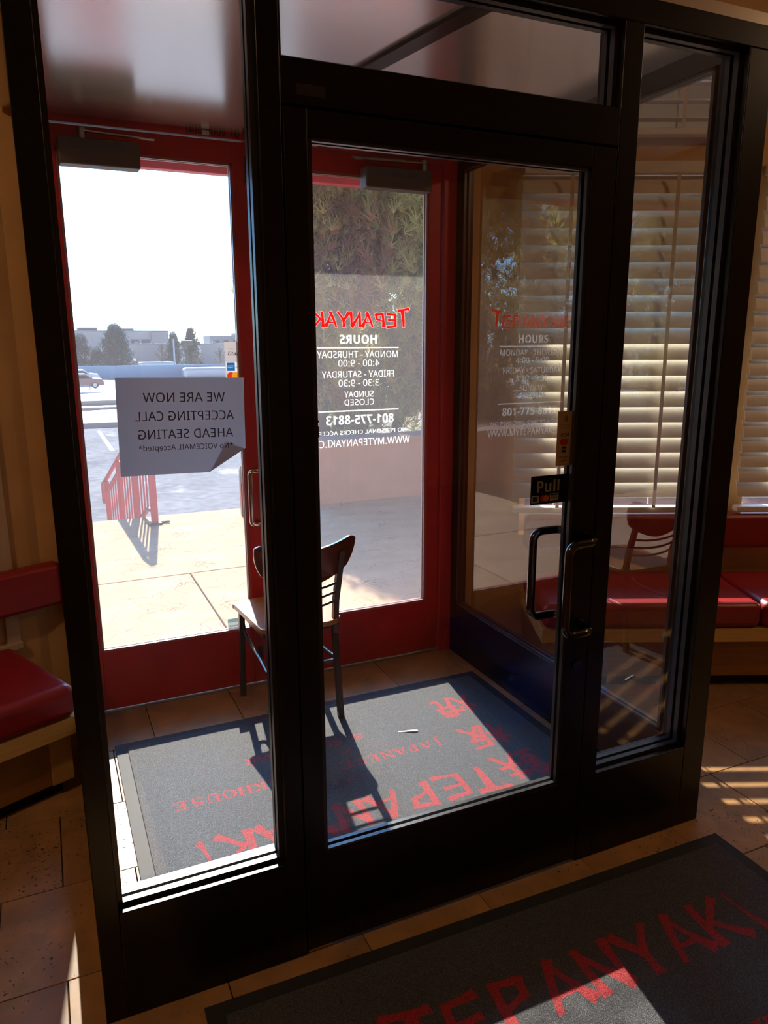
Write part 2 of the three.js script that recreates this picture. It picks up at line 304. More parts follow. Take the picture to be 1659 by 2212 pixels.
// ---------------------------------------------------------------- red doors to the street
{
  const f = sgroup('door_frame', [0, 0, -D]);
  M('jamb', bx(-0.505, 0, -0.12, -0.458, 2.46, 0.016, 0.002), mRed, f); M('jamb', bx(1.308, 0, -0.12, 1.386, 2.46, 0.016, 0.002), mRed, f);
  M('mullion', bx(0.372, 0, -0.12, 0.43, 2.46, 0.004, 0.002), mRed, f);
  M('head', [bx(-0.505, 2.46, -0.12, 1.386, 2.5, 0.016, 0.002)], mRed, f);
  M('threshold', bx(-0.505, 0.0, -0.15, 1.386, 0.012, 0.0, 0.003), mSteel, f);
  M('notice_lettering', (() => { const g = new THREE.PlaneGeometry(0.36, 0.034); g.translate(0.288, 2.478, 0.0165); return g; })(), std(0x120608, 0.6, { transparent: true, alphaMap: canvasTex(1024, 96, (c, w, h) => { c.fillStyle = '#000'; c.fillRect(0, 0, w, h); c.fillStyle = '#fff'; c.font = 'bold 88px sans-serif'; c.save(); c.scale(0.98, 1); c.fillText('THIS  DOOR  TO  REMAIN', 4, 80); c.restore(); }, false) }), f);
  M('alarm_contact', bx(0.176, 2.464, 0.016, 0.206, 2.482, 0.026, 0.002), mWhitePlastic, f);
  M('alarm_contact', bx(0.642, 2.464, 0.016, 0.672, 2.482, 0.026, 0.002), mWhitePlastic, f);
}
function redDoor(name, x0, x1, g0, g1, hinge, label) {
  const d = tag(group(name, [0, 0, -D]), label); d.userData.kind = 'structure';
  const z0 = -0.045, gb = 0.2936, gt = 2.37, tp = 2.455;
  M('stile', bx(x0, 0.016, z0, g0, tp, 0, 0.002), mRed, d); M('stile', bx(g1, 0.016, z0, x1, tp, 0, 0.002), mRed, d);
  M('top_rail', bx(g0, gt, z0, g1, tp, 0, 0.002), mRed, d); M('bottom_rail', bx(g0, 0.016, z0, g1, gb, 0, 0.002), mRed, d);
  M('pane', paneGeo(g0 - 0.002, gb - 0.002, g1 + 0.002, gt + 0.002, -0.022), mPane, d);
  M('glazing_bead', stops(g0, gb, g1, gt, -0.022, 0.011, 0.012), std([0.36, 0.16, 0.16], 0.35), d);
  const dust = M('dust_film', paneGeo(g0, gb, g1, gt, -0.0235), mDust, d);
  // closer
  const c = hinge < 0 ? [-0.378, -0.08] : [0.881, 1.212], e = hinge < 0 ? 0.003 : 0;
  const b = M('door_closer', bx(c[0], 2.31 - e * 3, 0, c[1], 2.4 - e, 0.076, 0.008), mBronzeBox, d);
  const hx = hinge < 0 ? c[0] + 0.09 : c[1] - 0.03;
  M('closer_arm', hinge < 0 ? [sq([hx, 2.425, 0.055], [c[1] + 0.06, 2.415, 0.06], 0.02, 0.006), bar([hx, 2.39, 0.05], [hx, 2.435, 0.05], 0.016, 16)]
    : [sq([c[0] - 0.05, 2.425, 0.055], [hx, 2.432, 0.06], 0.02, 0.006), sq([c[0] - 0.05, 2.437, 0.03], [hx - 0.1, 2.437, 0.05], 0.016, 0.006), bar([hx, 2.39, 0.05], [hx, 2.446, 0.05], 0.018, 16)], mSteel, b);
  return d;
}
{
  const l = redDoor('door_2', -0.455, 0.369, -0.385, 0.3, -1, 'red framed glass street door on the left, with a pair of brass pulls');
  redDoor('door_3', 0.433, 1.305, 0.5, 1.2337, 1, 'red framed glass street door on the right, lettered with opening hours');
  for (const s of [1, -1]) {
    const z = s > 0 ? 0 : -0.045, zz = z + s * 0.06;
    M('pull_handle', bend([[0.345, 1.07, z], [0.345, 1.07, zz], [0.302, 1.07, zz], [0.302, 0.82, zz], [0.345, 0.82, zz], [0.345, 0.82, z]], 0.021, 0.011), mChrome, l);
  }
  M('hinge', [bx(0.352, 2.3, -0.002, 0.368, 2.4, 0.012), bar([0.37, 2.3, 0.012], [0.37, 2.4, 0.012], 0.008)], mBlackChrome, l);
  M('lock_plate', bx(0.32, 0.13, 0, 0.345, 0.2, 0.004, 0.001), mBlackChrome, l);
}
// red beam and its bracket roof over the street doors
struct('door_canopy', [bx(-0.75, 2.465, -2.42, 1.7, 2.8, -2.36, 0.004), bx(-0.75, 2.74, -2.36, 1.7, 2.8, -1.84)], mRed);

{ // low canopy along the right front wall
  const c = struct('window_canopy', [bx(0.3, 2.56, -1.05, 4.6, 2.6, -0.19), bx(0.3, 2.53, -1.09, 4.6, 2.72, -1.05)], mTan); c.position.copy(CR); c.rotation.y = -A24;
}
// ---------------------------------------------------------------- windows and blinds of the right wall
for (const [u0, u1, y0, y1, n] of [[0.27, 1.29, 0.62, 2.43, 6], [1.46, 2.5, 0.62, 2.43, 7], [0.27, 1.29, 2.6, 3.15, 8], [1.46, 2.5, 2.6, 3.15, 9]]) {
  const w = sgroup('window_' + n, CR.toArray(), -A24);
  M('window_frame', [bx(u0, y0, -0.16, u0 + 0.05, y1, -0.1), bx(u1 - 0.05, y0, -0.16, u1, y1, -0.1), bx(u0, y0, -0.16, u1, y0 + 0.05, -0.1), bx(u0, y1 - 0.05, -0.16, u1, y1, -0.1)], y0 > 2 ? mRed : mTrim, w);
  M('pane', paneGeo(u0 + 0.04, y0 + 0.04, u1 - 0.04, y1 - 0.04, -0.13), mPane, w);
}
const mSlat = std([0.8, 0.74, 0.62], 0.4, { transmission: 0.0 });
const mCord = std([0.62, 0.52, 0.38], 0.7);
function slatGeo(w) {                                                 // a curved 9 cm slat, long way along x
  const s = new THREE.Shape(), n = 8; const P = [];
  for (let i = 0; i <= n; i++) { const t = -0.044 + (0.088 * i) / n; P.push([t, 0.004 * (1 - (t / 0.044) ** 2)]); }
  for (let i = n; i >= 0; i--) P.push([P[i][0], P[i][1] - 0.003]);
  const g = extr(P, w, 0); g.translate(0, 0, -w / 2); g.rotateY(Math.PI / 2); return g;   // section in z-y, now along x
}
function blind(u0, u1, y0, y1, tilt, label, cords, pitch = 0.0785) {
  const c = (u0 + u1) / 2, o = thing('window_blind', label, 'blind', onR(c, y0, 0.05), -A24), w = u1 - u0, h = y1 - y0, g = slatGeo(w);
  M('head_rail', bx(-w / 2, h - 0.055, -0.04, w / 2, h, 0.035, 0.004), mSlat, o);
  let y = h - 0.1;
  for (; y > 0.05; y -= pitch) { const s = M('slat', g, mSlat, o); s.position.set(0, y, 0); s.rotation.x = tilt; }
  M('bottom_rail', bx(-w / 2, 0, -0.03, w / 2, 0.03, 0.03, 0.006), mSlat, o);
  for (const u of cords) M('ladder_tape', [bx(u - c - 0.009, 0.03, 0.043, u - c + 0.009, h - 0.06, 0.045), bx(u - c - 0.004, 0.03, -0.047, u - c + 0.004, h - 0.06, -0.045)], mCord, o);
  return o;
}
const T1 = (69 * Math.PI) / 180;
blind(0.222, 1.33, 0.757, 2.47, T1, 'tilted cream slat blind in the lower window beside the vestibule glass', [0.45, 0.955]);
blind(1.402, 2.54, 0.757, 2.47, T1, 'tilted cream slat blind in the window at the right edge of the photo', [1.75, 2.2]);
blind(0.222, 1.33, 2.585, 3.15, 0.06, 'open slat blind of the small upper window above the tan band', [0.45, 0.955], 0.0785);

// ---------------------------------------------------------------- benches
function cushion(w, h, d, r) {                                       // an upholstered pad, domed on top
  const g = new RoundedBoxGeometry(w, h, d, 8, r), p = g.attributes.position;
  for (let i = 0; i < p.count; i++) { const x = p.getX(i) / w, z = p.getZ(i) / d, t = p.getY(i) / h + 0.5; p.setY(i, p.getY(i) + t * 0.012 * (1 - 4 * x * x) * (1 - 4 * z * z)); }
  g.computeVertexNormals(); return uvm(g, 2);
}
function bench(side, name, label, u0, u1, splits, ub = u0) {
  const s = side, o = thing(name, label, 'bench', (s > 0 ? onR : onL)(u0, 0, 0), s > 0 ? -A24 : A24), L = u1 - u0, X = (u) => s * (u - u0);
  const bxs = (a, y0, z0, b, y1, z1, r) => bx(X(a), y0, z0, X(b), y1, z1, r);
  M('toe_kick', bxs(u0 + 0.05, 0, 0.02, u1, 0.06, 0.52), mSeal, o);
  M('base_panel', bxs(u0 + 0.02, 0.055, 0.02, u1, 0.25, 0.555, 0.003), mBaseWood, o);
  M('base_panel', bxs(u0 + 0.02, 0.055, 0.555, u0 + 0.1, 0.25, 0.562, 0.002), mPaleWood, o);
  M('edge_board', bxs(u0, 0.25, 0.01, u1, 0.318, 0.605, 0.003), mPaleWood, o);
  const b = [u0, ...splits, u1];
  for (let k = 0; k + 1 < b.length; k++) {
    const w = b[k + 1] - b[k] - 0.008, c = M('seat_cushion', cushion(w, 0.125, 0.54, 0.035), mVinyl, o); c.position.set(X((b[k] + b[k + 1]) / 2), 0.381, 0.345);
    const ba = k ? b[k] : ub, p = M('back_cushion', cushion(b[k + 1] - ba - 0.008, 0.075, 0.185, 0.028).rotateX(Math.PI / 2), mVinyl, o); p.position.set(X((ba + b[k + 1]) / 2), 0.655, 0.06);
  }
  return o;
}
bench(1, 'bench', 'long red vinyl bench with pale wood edge below the slat blinds', 0.285, 3.2, [1.315, 2.3]);
bench(-1, 'bench', 'red vinyl bench with pale wood edge left of the black storefront', 0.2, 2.6, [1.3], -0.03);

// ---------------------------------------------------------------- floor mats
const brush = {                                                       // slanted brush letters: strokes x0 y0 x1 y1 w0 w1, y up, in a unit box
  T: [[-0.12, 0.98, 0.98, 0.86, 0.16, 0.2], [0.55, 0.88, 0.4, 0, 0.26, 0.14], [-0.12, 0.98, 0.1, 0.8, 0.12, 0.02]],
  E: [[0.08, 0.86, 0.9, 0.9, 0.14, 0.22], [0.16, 0.9, 0.1, 0.06, 0.16, 0.2], [0.12, 0.5, 0.78, 0.5, 0.12, 0.18], [0.06, 0.1, 0.92, 0.02, 0.14, 0.2]],
  P: [[0.22, 0.95, 0.12, 0, 0.18, 0.24], [0.1, 0.92, 0.8, 0.84, 0.14, 0.2], [0.82, 0.9, 0.72, 0.5, 0.2, 0.14], [0.76, 0.56, 0.2, 0.4, 0.16, 0.08]],
  A: [[0.56, 1, 0.04, 0, 0.2, 0.12], [0.46, 0.98, 0.96, 0.02, 0.1, 0.27], [0.14, 0.3, 0.86, 0.36, 0.1, 0.16]],
  N: [[0.14, 0.98, 0.12, 0, 0.16, 0.22], [0.06, 0.98, 0.86, 0.02, 0.14, 0.28], [0.9, 1, 0.84, 0.06, 0.22, 0.1]],
  Y: [[0.02, 0.98, 0.5, 0.42, 0.24, 0.14], [0.98, 1, 0.4, 0.36, 0.14, 0.2], [0.5, 0.5, 0.44, 0, 0.16, 0.24]],
  K: [[0.2, 1, 0.12, 0, 0.18, 0.24], [0.95, 0.98, 0.2, 0.42, 0.2, 0.1], [0.34, 0.52, 0.98, 0, 0.14, 0.26]],
  I: [[0.3, 1, 0.62, 0.02, 0.1, 0.3]],
};
function wedge(c, x0, y0, x1, y1, w0, w1) {
  const dx = x1 - x0, dy = y1 - y0, l = Math.hypot(dx, dy) || 1, nx = -dy / l, ny = dx / l, b = l * 0.06;
  c.beginPath(); c.moveTo(x0 + (nx * w0) / 2, y0 + (ny * w0) / 2);
  c.quadraticCurveTo((x0 + x1) / 2 + nx * (w0 * 0.35 + b), (y0 + y1) / 2 + ny * (w0 * 0.35 + b), x1 + (nx * w1) / 2 + dx * 0.02, y1 + (ny * w1) / 2 + dy * 0.02);
  c.lineTo(x1 - (nx * w1) / 2 - dx * 0.03, y1 - (ny * w1) / 2 - dy * 0.03);
  c.quadraticCurveTo((x0 + x1) / 2 - nx * (w0 * 0.35 - b), (y0 + y1) / 2 - ny * (w0 * 0.35 - b), x0 - (nx * w0) / 2, y0 - (ny * w0) / 2); c.closePath(); c.fill(); if (c.lineWidth > 0 && c.outline) c.stroke();
}
function brushWord(c, word, x, y, w, h, gap = 0.1, bigT = 1) {        // from x, baseline y (canvas, down), total width w
  const wide = { I: 0.55, T: 1 }, tot = [...word].reduce((s, k) => s + (wide[k] ?? 1) + gap, -gap), u = w / tot; let p = x;
  [...word].forEach((k, i) => {
    const lw = u * (wide[k] ?? 1), hh = i === 0 ? h * bigT : h;
    for (const [x0, y0, x1, y1, a, b] of brush[k]) wedge(c, p + x0 * lw, y - y0 * hh, p + x1 * lw, y - y1 * hh, a * lw * 1.3, b * lw * 1.3);
    p += lw + u * gap;
  });
}
const KANJI = [
  [[25, 3, 4, 30], [25, 3, 46, 27], [13, 32, 38, 31], [7, 48, 43, 46], [25, 31, 25, 88], [12, 58, 17, 74], [40, 56, 34, 74], [4, 92, 46, 86], [62, 8, 52, 32], [56, 25, 93, 23], [49, 52, 99, 50], [75, 4, 75, 52], [74, 52, 50, 97], [75, 52, 99, 95]],
  [[3, 30, 46, 28], [25, 3, 25, 97], [25, 34, 3, 70], [25, 36, 46, 62], [54, 12, 97, 9], [59, 12, 56, 60], [56, 60, 44, 95], [62, 38, 91, 36], [90, 36, 54, 96], [62, 46, 99, 96]],
  [[8, 28, 14, 50], [44, 22, 36, 44], [26, 5, 25, 52], [25, 52, 3, 96], [27, 54, 45, 92], [58, 12, 94, 10], [76, 2, 76, 26], [50, 30, 99, 28], [62, 18, 61, 44], [89, 18, 89, 44], [48, 50, 99, 48], [64, 51, 50, 95], [81, 51, 82, 86], [82, 89, 99, 82]],
];
function kanji(c, k, x, y, s) { for (const [a, b, d, e] of KANJI[k]) wedge(c, x + (a / 100) * s, y + (b / 100) * s, x + (d / 100) * s, y + (e / 100) * s, s * 0.125, s * 0.11); }
const MW = 1.72, MH = 1.15, BW = 0.045;
const matMap = canvasTex(2048, 1368, (c, w, h) => {
  const k = w / (MW - 2 * BW), X = (u) => (u + MW / 2 - BW) * k, Y = (v) => (MH / 2 - BW - v) * k;
  c.fillStyle = '#505258'; c.fillRect(0, 0, w, h);
  c.fillStyle = '#d82a34';
  brushWord(c, 'TEPANYAKI', X(-0.46), Y(0.185), 1.15 * k, 0.165 * k, 0.1, 1.08);
  c.font = `bold ${0.078 * k}px serif`; c.textAlign = 'center';
  const spread = (t, u0, u1, v) => { const n = t.length; [...t].forEach((q, i) => c.fillText(q, X(u0 + ((u1 - u0) * (i + 0.5)) / n), Y(v))); };
  spread('JAPANESE STEAKHOUSE', -0.4, 0.71, -0.075); spread('& SUSHI BAR', -0.1, 0.4, -0.26);
  kanji(c, 0, X(-0.69), Y(0.345), 0.2 * k); kanji(c, 1, X(-0.68), Y(0.09), 0.2 * k); kanji(c, 2, X(-0.69), Y(-0.2), 0.2 * k);
  const im = c.getImageData(0, 0, w, h), q = im.data;                 // the flecks of the looped pile
  for (let i = 0; i < q.length; i += 4) { const n = rnd(), m = n > 0.88 ? 1.95 : n < 0.35 ? 0.42 : 0.7 + n * 0.5; q[i] *= m; q[i + 1] *= m; q[i + 2] *= m; }
  c.putImageData(im, 0, 0);
});
const pileBump = dataTex(512, () => { const k = 255 * rnd(); return [k, k, k]; }, false); pileBump.repeat.set(5, 3.4);
const mPile = std([0.82, 0.82, 0.85], 0.5, { map: matMap, bumpMap: pileBump, bumpScale: 0.003, specularIntensity: 1 });
const mRubber = std([0.014, 0.015, 0.019], 0.7, { bumpMap: speck, bumpScale: 0.0006 });
function mat(label, x, z, turn) {
  const o = thing('floor_mat', label, 'mat', [x, 0, z], turn);
  M('rubber_border', bx(-MW / 2, 0.001, -MH / 2, MW / 2, 0.006, MH / 2, 0.002), mRubber, o);
  const g = new RoundedBoxGeometry(MW - 2 * BW, 0.008, MH - 2 * BW, 2, 0.003); g.translate(0, 0.007, 0);
  const p = g.attributes.position, uv = g.attributes.uv; for (let i = 0; i < p.count; i++) uv.setXY(i, p.getX(i) / (MW - 2 * BW) + 0.5, -p.getZ(i) / (MH - 2 * BW) + 0.5);
  M('carpet_pile', g, mPile, o); return o;
}
mat('grey carpet mat with red lettering inside the vestibule, letters facing the street', 0.478, -0.785, Math.PI);
mat('dark carpet mat with red lettering in front of the black door', 0.555, 0.648, -0.02);

// ---------------------------------------------------------------- chair
{
  const o = thing('cafe_chair', 'dark metal chair with a curved wooden back and wooden seat behind the black post', 'chair', [0.402, 0, -1.4], 0.03);
  // seat: rounded, wider in front (front is -z)
  const s = new THREE.Shape(); s.moveTo(-0.2, -0.19); s.quadraticCurveTo(-0.215, -0.225, -0.17, -0.23); s.quadraticCurveTo(0, -0.25, 0.17, -0.23); s.quadraticCurveTo(0.215, -0.225, 0.2, -0.19); s.lineTo(0.178, 0.15); s.quadraticCurveTo(0.16, 0.19, 0.1, 0.195); s.lineTo(-0.1, 0.195); s.quadraticCurveTo(-0.16, 0.19, -0.178, 0.15); s.closePath();
  const sg = new THREE.ExtrudeGeometry(s, { depth: 0.014, bevelEnabled: true, bevelSize: 0.004, bevelThickness: 0.004, bevelSegments: 3, curveSegments: 16 }); sg.rotateX(Math.PI / 2); sg.translate(0, 0.458, 0);
  const p = sg.attributes.position; for (let i = 0; i < p.count; i++) { const x = p.getX(i), z = p.getZ(i); p.setY(i, p.getY(i) - 0.01 * Math.max(0, 1 - (x * x + z * z) / 0.04)); } sg.computeVertexNormals();
  M('seat', uvm(sg, 2), mSeatWood, o);
  for (const x of [-1, 1]) {
    M('front_leg', sq([x * 0.178, 0.0, -0.2], [x * 0.172, 0.44, -0.185], 0.026, 0.026, 0.003), mChairMetal, o);
    M('rear_leg', [sq([x * 0.152, 0, 0.212], [x * 0.152, 0.4, 0.155], 0.026, 0.026, 0.003), sq([x * 0.152, 0.385, 0.156], [x * 0.152, 0.55, 0.175], 0.026, 0.026, 0.003), sq([x * 0.152, 0.54, 0.173], [x * 0.155, 0.79, 0.245], 0.026, 0.026, 0.003)], mChairMetal, o);
    M('side_brace', tube([[x * 0.172, 0.4, -0.185], [x * 0.165, 0.33, -0.16], [x * 0.15, 0.275, -0.08], [x * 0.15, 0.262, 0.02], [x * 0.163, 0.262, 0.165]], 0.009), mChairMetal, o);
  }
  M('seat_rail', [sq([-0.172, 0.428, -0.185], [0.172, 0.428, -0.185], 0.02, 0.025), sq([-0.163, 0.428, 0.157], [0.163, 0.428, 0.157], 0.02, 0.025), sq([-0.17, 0.428, -0.185], [-0.163, 0.428, 0.157], 0.02, 0.025), sq([0.17, 0.428, -0.185], [0.163, 0.428, 0.157], 0.02, 0.025)], mChairMetal, o);
  M('stretcher', sq([-0.163, 0.262, 0.165], [0.163, 0.262, 0.165], 0.016, 0.016), mChairMetal, o);
  for (const y of [0.53, 0.575, 0.62]) {
    const z = 0.172 + (y - 0.55) * 0.29, g = tube([[-0.158, y + 0.012, z], [-0.08, y, z + 0.012], [0, y - 0.003, z + 0.017], [0.08, y, z + 0.012], [0.158, y + 0.012, z]], 0.006, 24, 8); M('back_slat', g, mChairMetal, o);
  }
  // curved wooden back panel: horns at both ends, smile below
  const b = new THREE.Shape(); b.moveTo(-0.218, 0.835); b.quadraticCurveTo(-0.2, 0.852, -0.175, 0.842); b.quadraticCurveTo(0, 0.772, 0.175, 0.842); b.quadraticCurveTo(0.2, 0.852, 0.218, 0.835); b.quadraticCurveTo(0.222, 0.77, 0.185, 0.71); b.quadraticCurveTo(0.1, 0.645, 0, 0.638); b.quadraticCurveTo(-0.1, 0.645, -0.185, 0.71); b.quadraticCurveTo(-0.222, 0.77, -0.218, 0.835);
  let bg = new THREE.ExtrudeGeometry(b, { depth: 0.012, bevelEnabled: true, bevelSize: 0.002, bevelThickness: 0.002, bevelSegments: 2, curveSegments: 24 });
  const q = bg.attributes.position; for (let i = 0; i < q.count; i++) { const x = q.getX(i), y = q.getY(i); q.setZ(i, q.getZ(i) + 0.172 + (y - 0.55) * 0.29 - 0.022 + 0.03 - 0.7 * x * x); } bg.computeVertexNormals();
  M('back_panel', uvm(bg, 2), mChairWood, o);
}
// ---------------------------------------------------------------- lettering, papers and stickers
function decal(name, label, cat, w, h, pos, turn, tex, o = {}) {
  const g = new THREE.PlaneGeometry(w, h), m = M(name, g, std(0xffffff, 0.9, { map: tex, side: THREE.DoubleSide, transmission: cat === 'sticker' && pos[2] < -1 ? 0.3 : 0, thickness: 0, specularIntensity: 0.3, ...o })); m.position.set(...pos); m.rotation.y = turn; return tag(m, label, cat);
}
// opening hours on the right street door: written for the street, so its face looks out (-z)
{
  const U0 = 0.575, U1 = 1.185, Y0 = 1.12, Y1 = 1.82, K = 1800, W = Math.round((U1 - U0) * K), HH = Math.round((Y1 - Y0) * K);
  const draw = (mask) => (c, w, h) => {
    const X = (x) => (U1 - x) * K, Y = (y) => (Y1 - y) * K, paint = (col) => { const v = mask ? '#fff' : col; c.fillStyle = v; c.strokeStyle = v; };
    c.fillStyle = mask ? '#000' : '#e8e8e8'; c.fillRect(0, 0, w, h);
    if (!mask) { c.fillStyle = '#e01010'; c.fillRect(0, 0, w, Y(1.69)); }
    paint('#f8b8b0'); c.save(); c.lineWidth = 6; c.outline = true; brushWord(c, 'TEPANYAKI', X(1.135), Y(1.705), 0.525 * K, 0.07 * K, 0.06, 1.3); c.restore(); c.outline = false;
    c.fillStyle = mask ? '#fff' : '#e01010'; brushWord(c, 'TEPANYAKI', X(1.135), Y(1.705), 0.525 * K, 0.07 * K, 0.06, 1.3);
    paint('#ececec'); c.textAlign = 'center';
    const line = (t, y, size, width, bold, cx = 0.875) => { c.font = `${bold ? 'bold ' : ''}${size * 1.36 * K}px sans-serif`; const m = c.measureText(t).width; c.save(); c.translate(X(cx), Y(y)); c.scale((width * K) / m, 1); c.fillText(t, 0, 0); c.restore(); };
    const rule = (y) => c.fillRect(X(1.085), Y(y + 0.003), 0.42 * K, 0.006 * K);
    line('HOURS', 1.63, 0.041, 0.198, true); rule(1.611);
    line('MONDAY - THURSDAY', 1.565, 0.031, 0.42); line('4:00 - 9:00', 1.524, 0.031, 0.215);
    line('FRIDAY - SATURDAY', 1.472, 0.031, 0.378); line('3:30 - 9:30', 1.431, 0.031, 0.215);
    line('SUNDAY', 1.379, 0.028, 0.155); line('CLOSED', 1.341, 0.028, 0.16); rule(1.314);
    line('801-775-8813', 1.25, 0.044, 0.36, true, 0.88); line('NO PERSONAL CHECKS ACCEPTED', 1.2, 0.02, 0.53, false, 0.865); line('WWW.MYTEPANYAKI.COM', 1.143, 0.035, 0.56, false, 0.868);
  };
  const m = decal('hours_lettering', 'red and white opening hours lettering on the right street door glass', 'lettering', U1 - U0, Y1 - Y0, [(U0 + U1) / 2, (Y0 + Y1) / 2, -D - 0.0215], Math.PI, canvasTex(W, HH, draw(false)), { alphaMap: canvasTex(W, HH, draw(true), false), transparent: true, roughness: 1, transmission: 0.5, thickness: 0, specularIntensity: 0.2 });
  m.geometry.translate(0, 0, 0);
}
{ // paper taped to the left sidelight, printed side towards the street
  const W = 0.28, Hh = 0.215, n = 45, g = new THREE.PlaneGeometry(W, Hh, n * 2, n * 2), p = g.attributes.position, uv = g.attributes.uv;
  // seen from the street, its lower left corner curls off the glass; fold it over along a slant
  for (let i = 0; i < p.count; i++) {
    let x = p.getX(i), y = p.getY(i); const e = 0.0442 - ((x + W / 2) * 0.526 + (y + Hh / 2) * 0.85);
    let z = 0.002 * Math.sin(x * 22 + 1) + 0.0015 * Math.sin(y * 30);
    if (e > 0) { x += 1.9 * e * 0.526; y += 1.9 * e * 0.85; z += 0.004 * Math.sin(Math.min(1, e / 0.012) * 1.57) + e * 0.2; }
    p.setXYZ(i, x, y, z);
  }
  g.computeVertexNormals();
  const t = canvasTex(1400, 1075, (c, w, h) => {
    c.fillStyle = '#ece9ea'; c.fillRect(0, 0, w, h); c.fillStyle = '#2c2730'; c.textAlign = 'center';
    const L = (s, y, size, width) => { c.font = `${size}px sans-serif`; const m = c.measureText(s).width; c.save(); c.translate(w / 2 - 30, y); c.scale(width / m, 1); c.fillText(s, 0, 0); c.restore(); };
    L('WE ARE NOW', 265, 140, 900); L('ACCEPTING CALL', 470, 140, 1090); L('AHEAD SEATING', 670, 140, 1060); L('*No VOICEMAIL Accepted*', 800, 84, 1060);
  });
  const m = M('paper_notice', g, std([0.85, 0.8, 0.82], 1, { map: t, side: THREE.DoubleSide, transmission: 0.42, thickness: 0, specularIntensity: 0.2 }));
  m.rotation.set(0, Math.PI, 0.02); m.position.set(-0.2345, 1.455, -0.0585);
  tag(m, 'white paper notice seen from behind, taped to the left sidelight glass', 'notice');
}
const cardMark = {
  circles: (c, x, y, r, a = '#c8201c', b = '#e08a1e') => { c.fillStyle = a; c.beginPath(); c.arc(x - r * 0.6, y, r, 0, 7); c.fill(); c.fillStyle = b; c.beginPath(); c.arc(x + r * 0.6, y, r, 0, 7); c.fill(); },
};
decal('door_sticker', 'black Pull sign with card emblems on the black door glass', 'sticker', 0.134, 0.081, [0.756, 1.2335, -0.0195], 0, canvasTex(670, 405, (c, w, h) => {
  c.fillStyle = '#0c0a0b'; c.fillRect(0, 0, w, h); c.fillStyle = '#8f8672'; c.font = 'bold 225px sans-serif'; c.fillText('Pull', 90, 235);
  c.fillStyle = '#9a937f'; c.fillRect(18, 278, 128, 100); c.fillStyle = '#123844'; c.fillRect(42, 292, 78, 72);
  cardMark.circles(c, 240, 325, 46, '#a5281c', '#c0602a'); c.fillStyle = '#a49a86'; c.fillRect(330, 265, 150, 105); c.fillStyle = '#241c3c'; c.fillRect(338, 272, 134, 22); c.fillStyle = '#a8782e'; c.fillRect(338, 345, 134, 20);
  c.fillStyle = '#241c3c'; c.font = 'italic bold 50px sans-serif'; c.fillText('VISA', 346, 338);
}));
decal('payment_sticker', 'tall tan payment sticker above the Pull sign on the black door', 'sticker', 0.052, 0.152, [0.795, 1.374, -0.0193], 0, canvasTex(260, 760, (c, w, h) => {
  c.fillStyle = '#b99a6c'; c.fillRect(0, 0, w, h); c.strokeStyle = '#1c1830'; c.lineWidth = 7; for (let k = 0; k < 4; k++) { c.beginPath(); c.arc(95, 105, 16 + 18 * k, -0.75, 0.75); c.stroke(); }
  c.fillStyle = '#8a6840'; c.font = '38px sans-serif'; c.fillText('Tap to pay', 40, 205); c.fillText('preferred.', 44, 245);
  c.fillStyle = '#1c1830'; c.font = 'italic bold 66px sans-serif'; c.fillText('VISA', 58, 350); cardMark.circles(c, 130, 425, 44, '#b4281a', '#bb3a1c');
  c.fillStyle = '#2c2a3c'; c.fillRect(92, 490, 74, 84); c.fillStyle = '#8d8676'; c.fillRect(100, 520, 58, 22); c.fillStyle = '#2a1c1c'; c.font = 'bold 32px sans-serif'; c.fillText('DISCOVER', 58, 650); c.fillStyle = '#b4501c'; c.beginPath(); c.moveTo(70, 700); c.lineTo(190, 665); c.lineTo(190, 700); c.fill();
}));
decal('payment_sticker', 'white card sticker reading Utah beside the red post of the left street door', 'sticker', 0.066, 0.16, [0.266, 1.56, -D - 0.02], 0, canvasTex(330, 800, (c, w, h) => {
  c.fillStyle = '#cfc4c0'; c.fillRect(0, 0, w, h); c.fillStyle = '#1e1a1e'; c.font = 'italic bold 110px serif'; c.fillText('Utah', 60, 290); c.font = '26px sans-serif'; c.fillText('Welcome to', 90, 160);
  c.fillStyle = '#f2eee8'; c.fillRect(20, 440, 300, 220); c.fillStyle = '#1d6aa8'; c.fillRect(36, 450, 180, 180); c.fillStyle = '#bcd4e4'; c.font = 'bold 30px sans-serif'; c.fillText('AMERICAN', 44, 530); c.fillText('EXPRESS', 52, 566); c.fillStyle = '#1e1a1e'; c.fillText('Cards', 226, 560);
  cardMark.circles(c, 170, 740, 85, '#d23a1e', '#ee9a2a');
}));
decal('secured_sticker', 'pale torn sticker at the foot of the left street door glass', 'sticker', 0.062, 0.055, [0.215, 0.325, -D - 0.02], 0, canvasTex(310, 275, (c, w, h) => { c.fillStyle = '#b9c0bb'; c.fillRect(0, 0, w, h); c.fillStyle = '#7e9a98'; c.fillRect(0, 0, w, 90); c.fillStyle = '#24323c'; c.font = 'bold 62px serif'; c.fillText('Secured', 30, 200); c.fillRect(20, 230, 260, 10); }));
decal('black_sticker', 'small black sticker on the right street door glass beside the phone number', 'sticker', 0.075, 0.082, [0.628, 1.235, -D - 0.0195], 0, canvasTex(225, 246, (c, w, h) => { c.fillStyle = '#0c0c0e'; c.fillRect(0, 0, w, h); c.fillStyle = '#b8b2a4'; c.font = 'bold 120px sans-serif'; c.save(); c.translate(w, 0); c.scale(-1, 1); c.fillText('Push', -40, 120); c.restore(); c.fillStyle = '#3c7c8c'; c.fillRect(120, 160, 70, 50); c.fillStyle = '#948a70'; c.fillRect(30, 160, 70, 50); }));
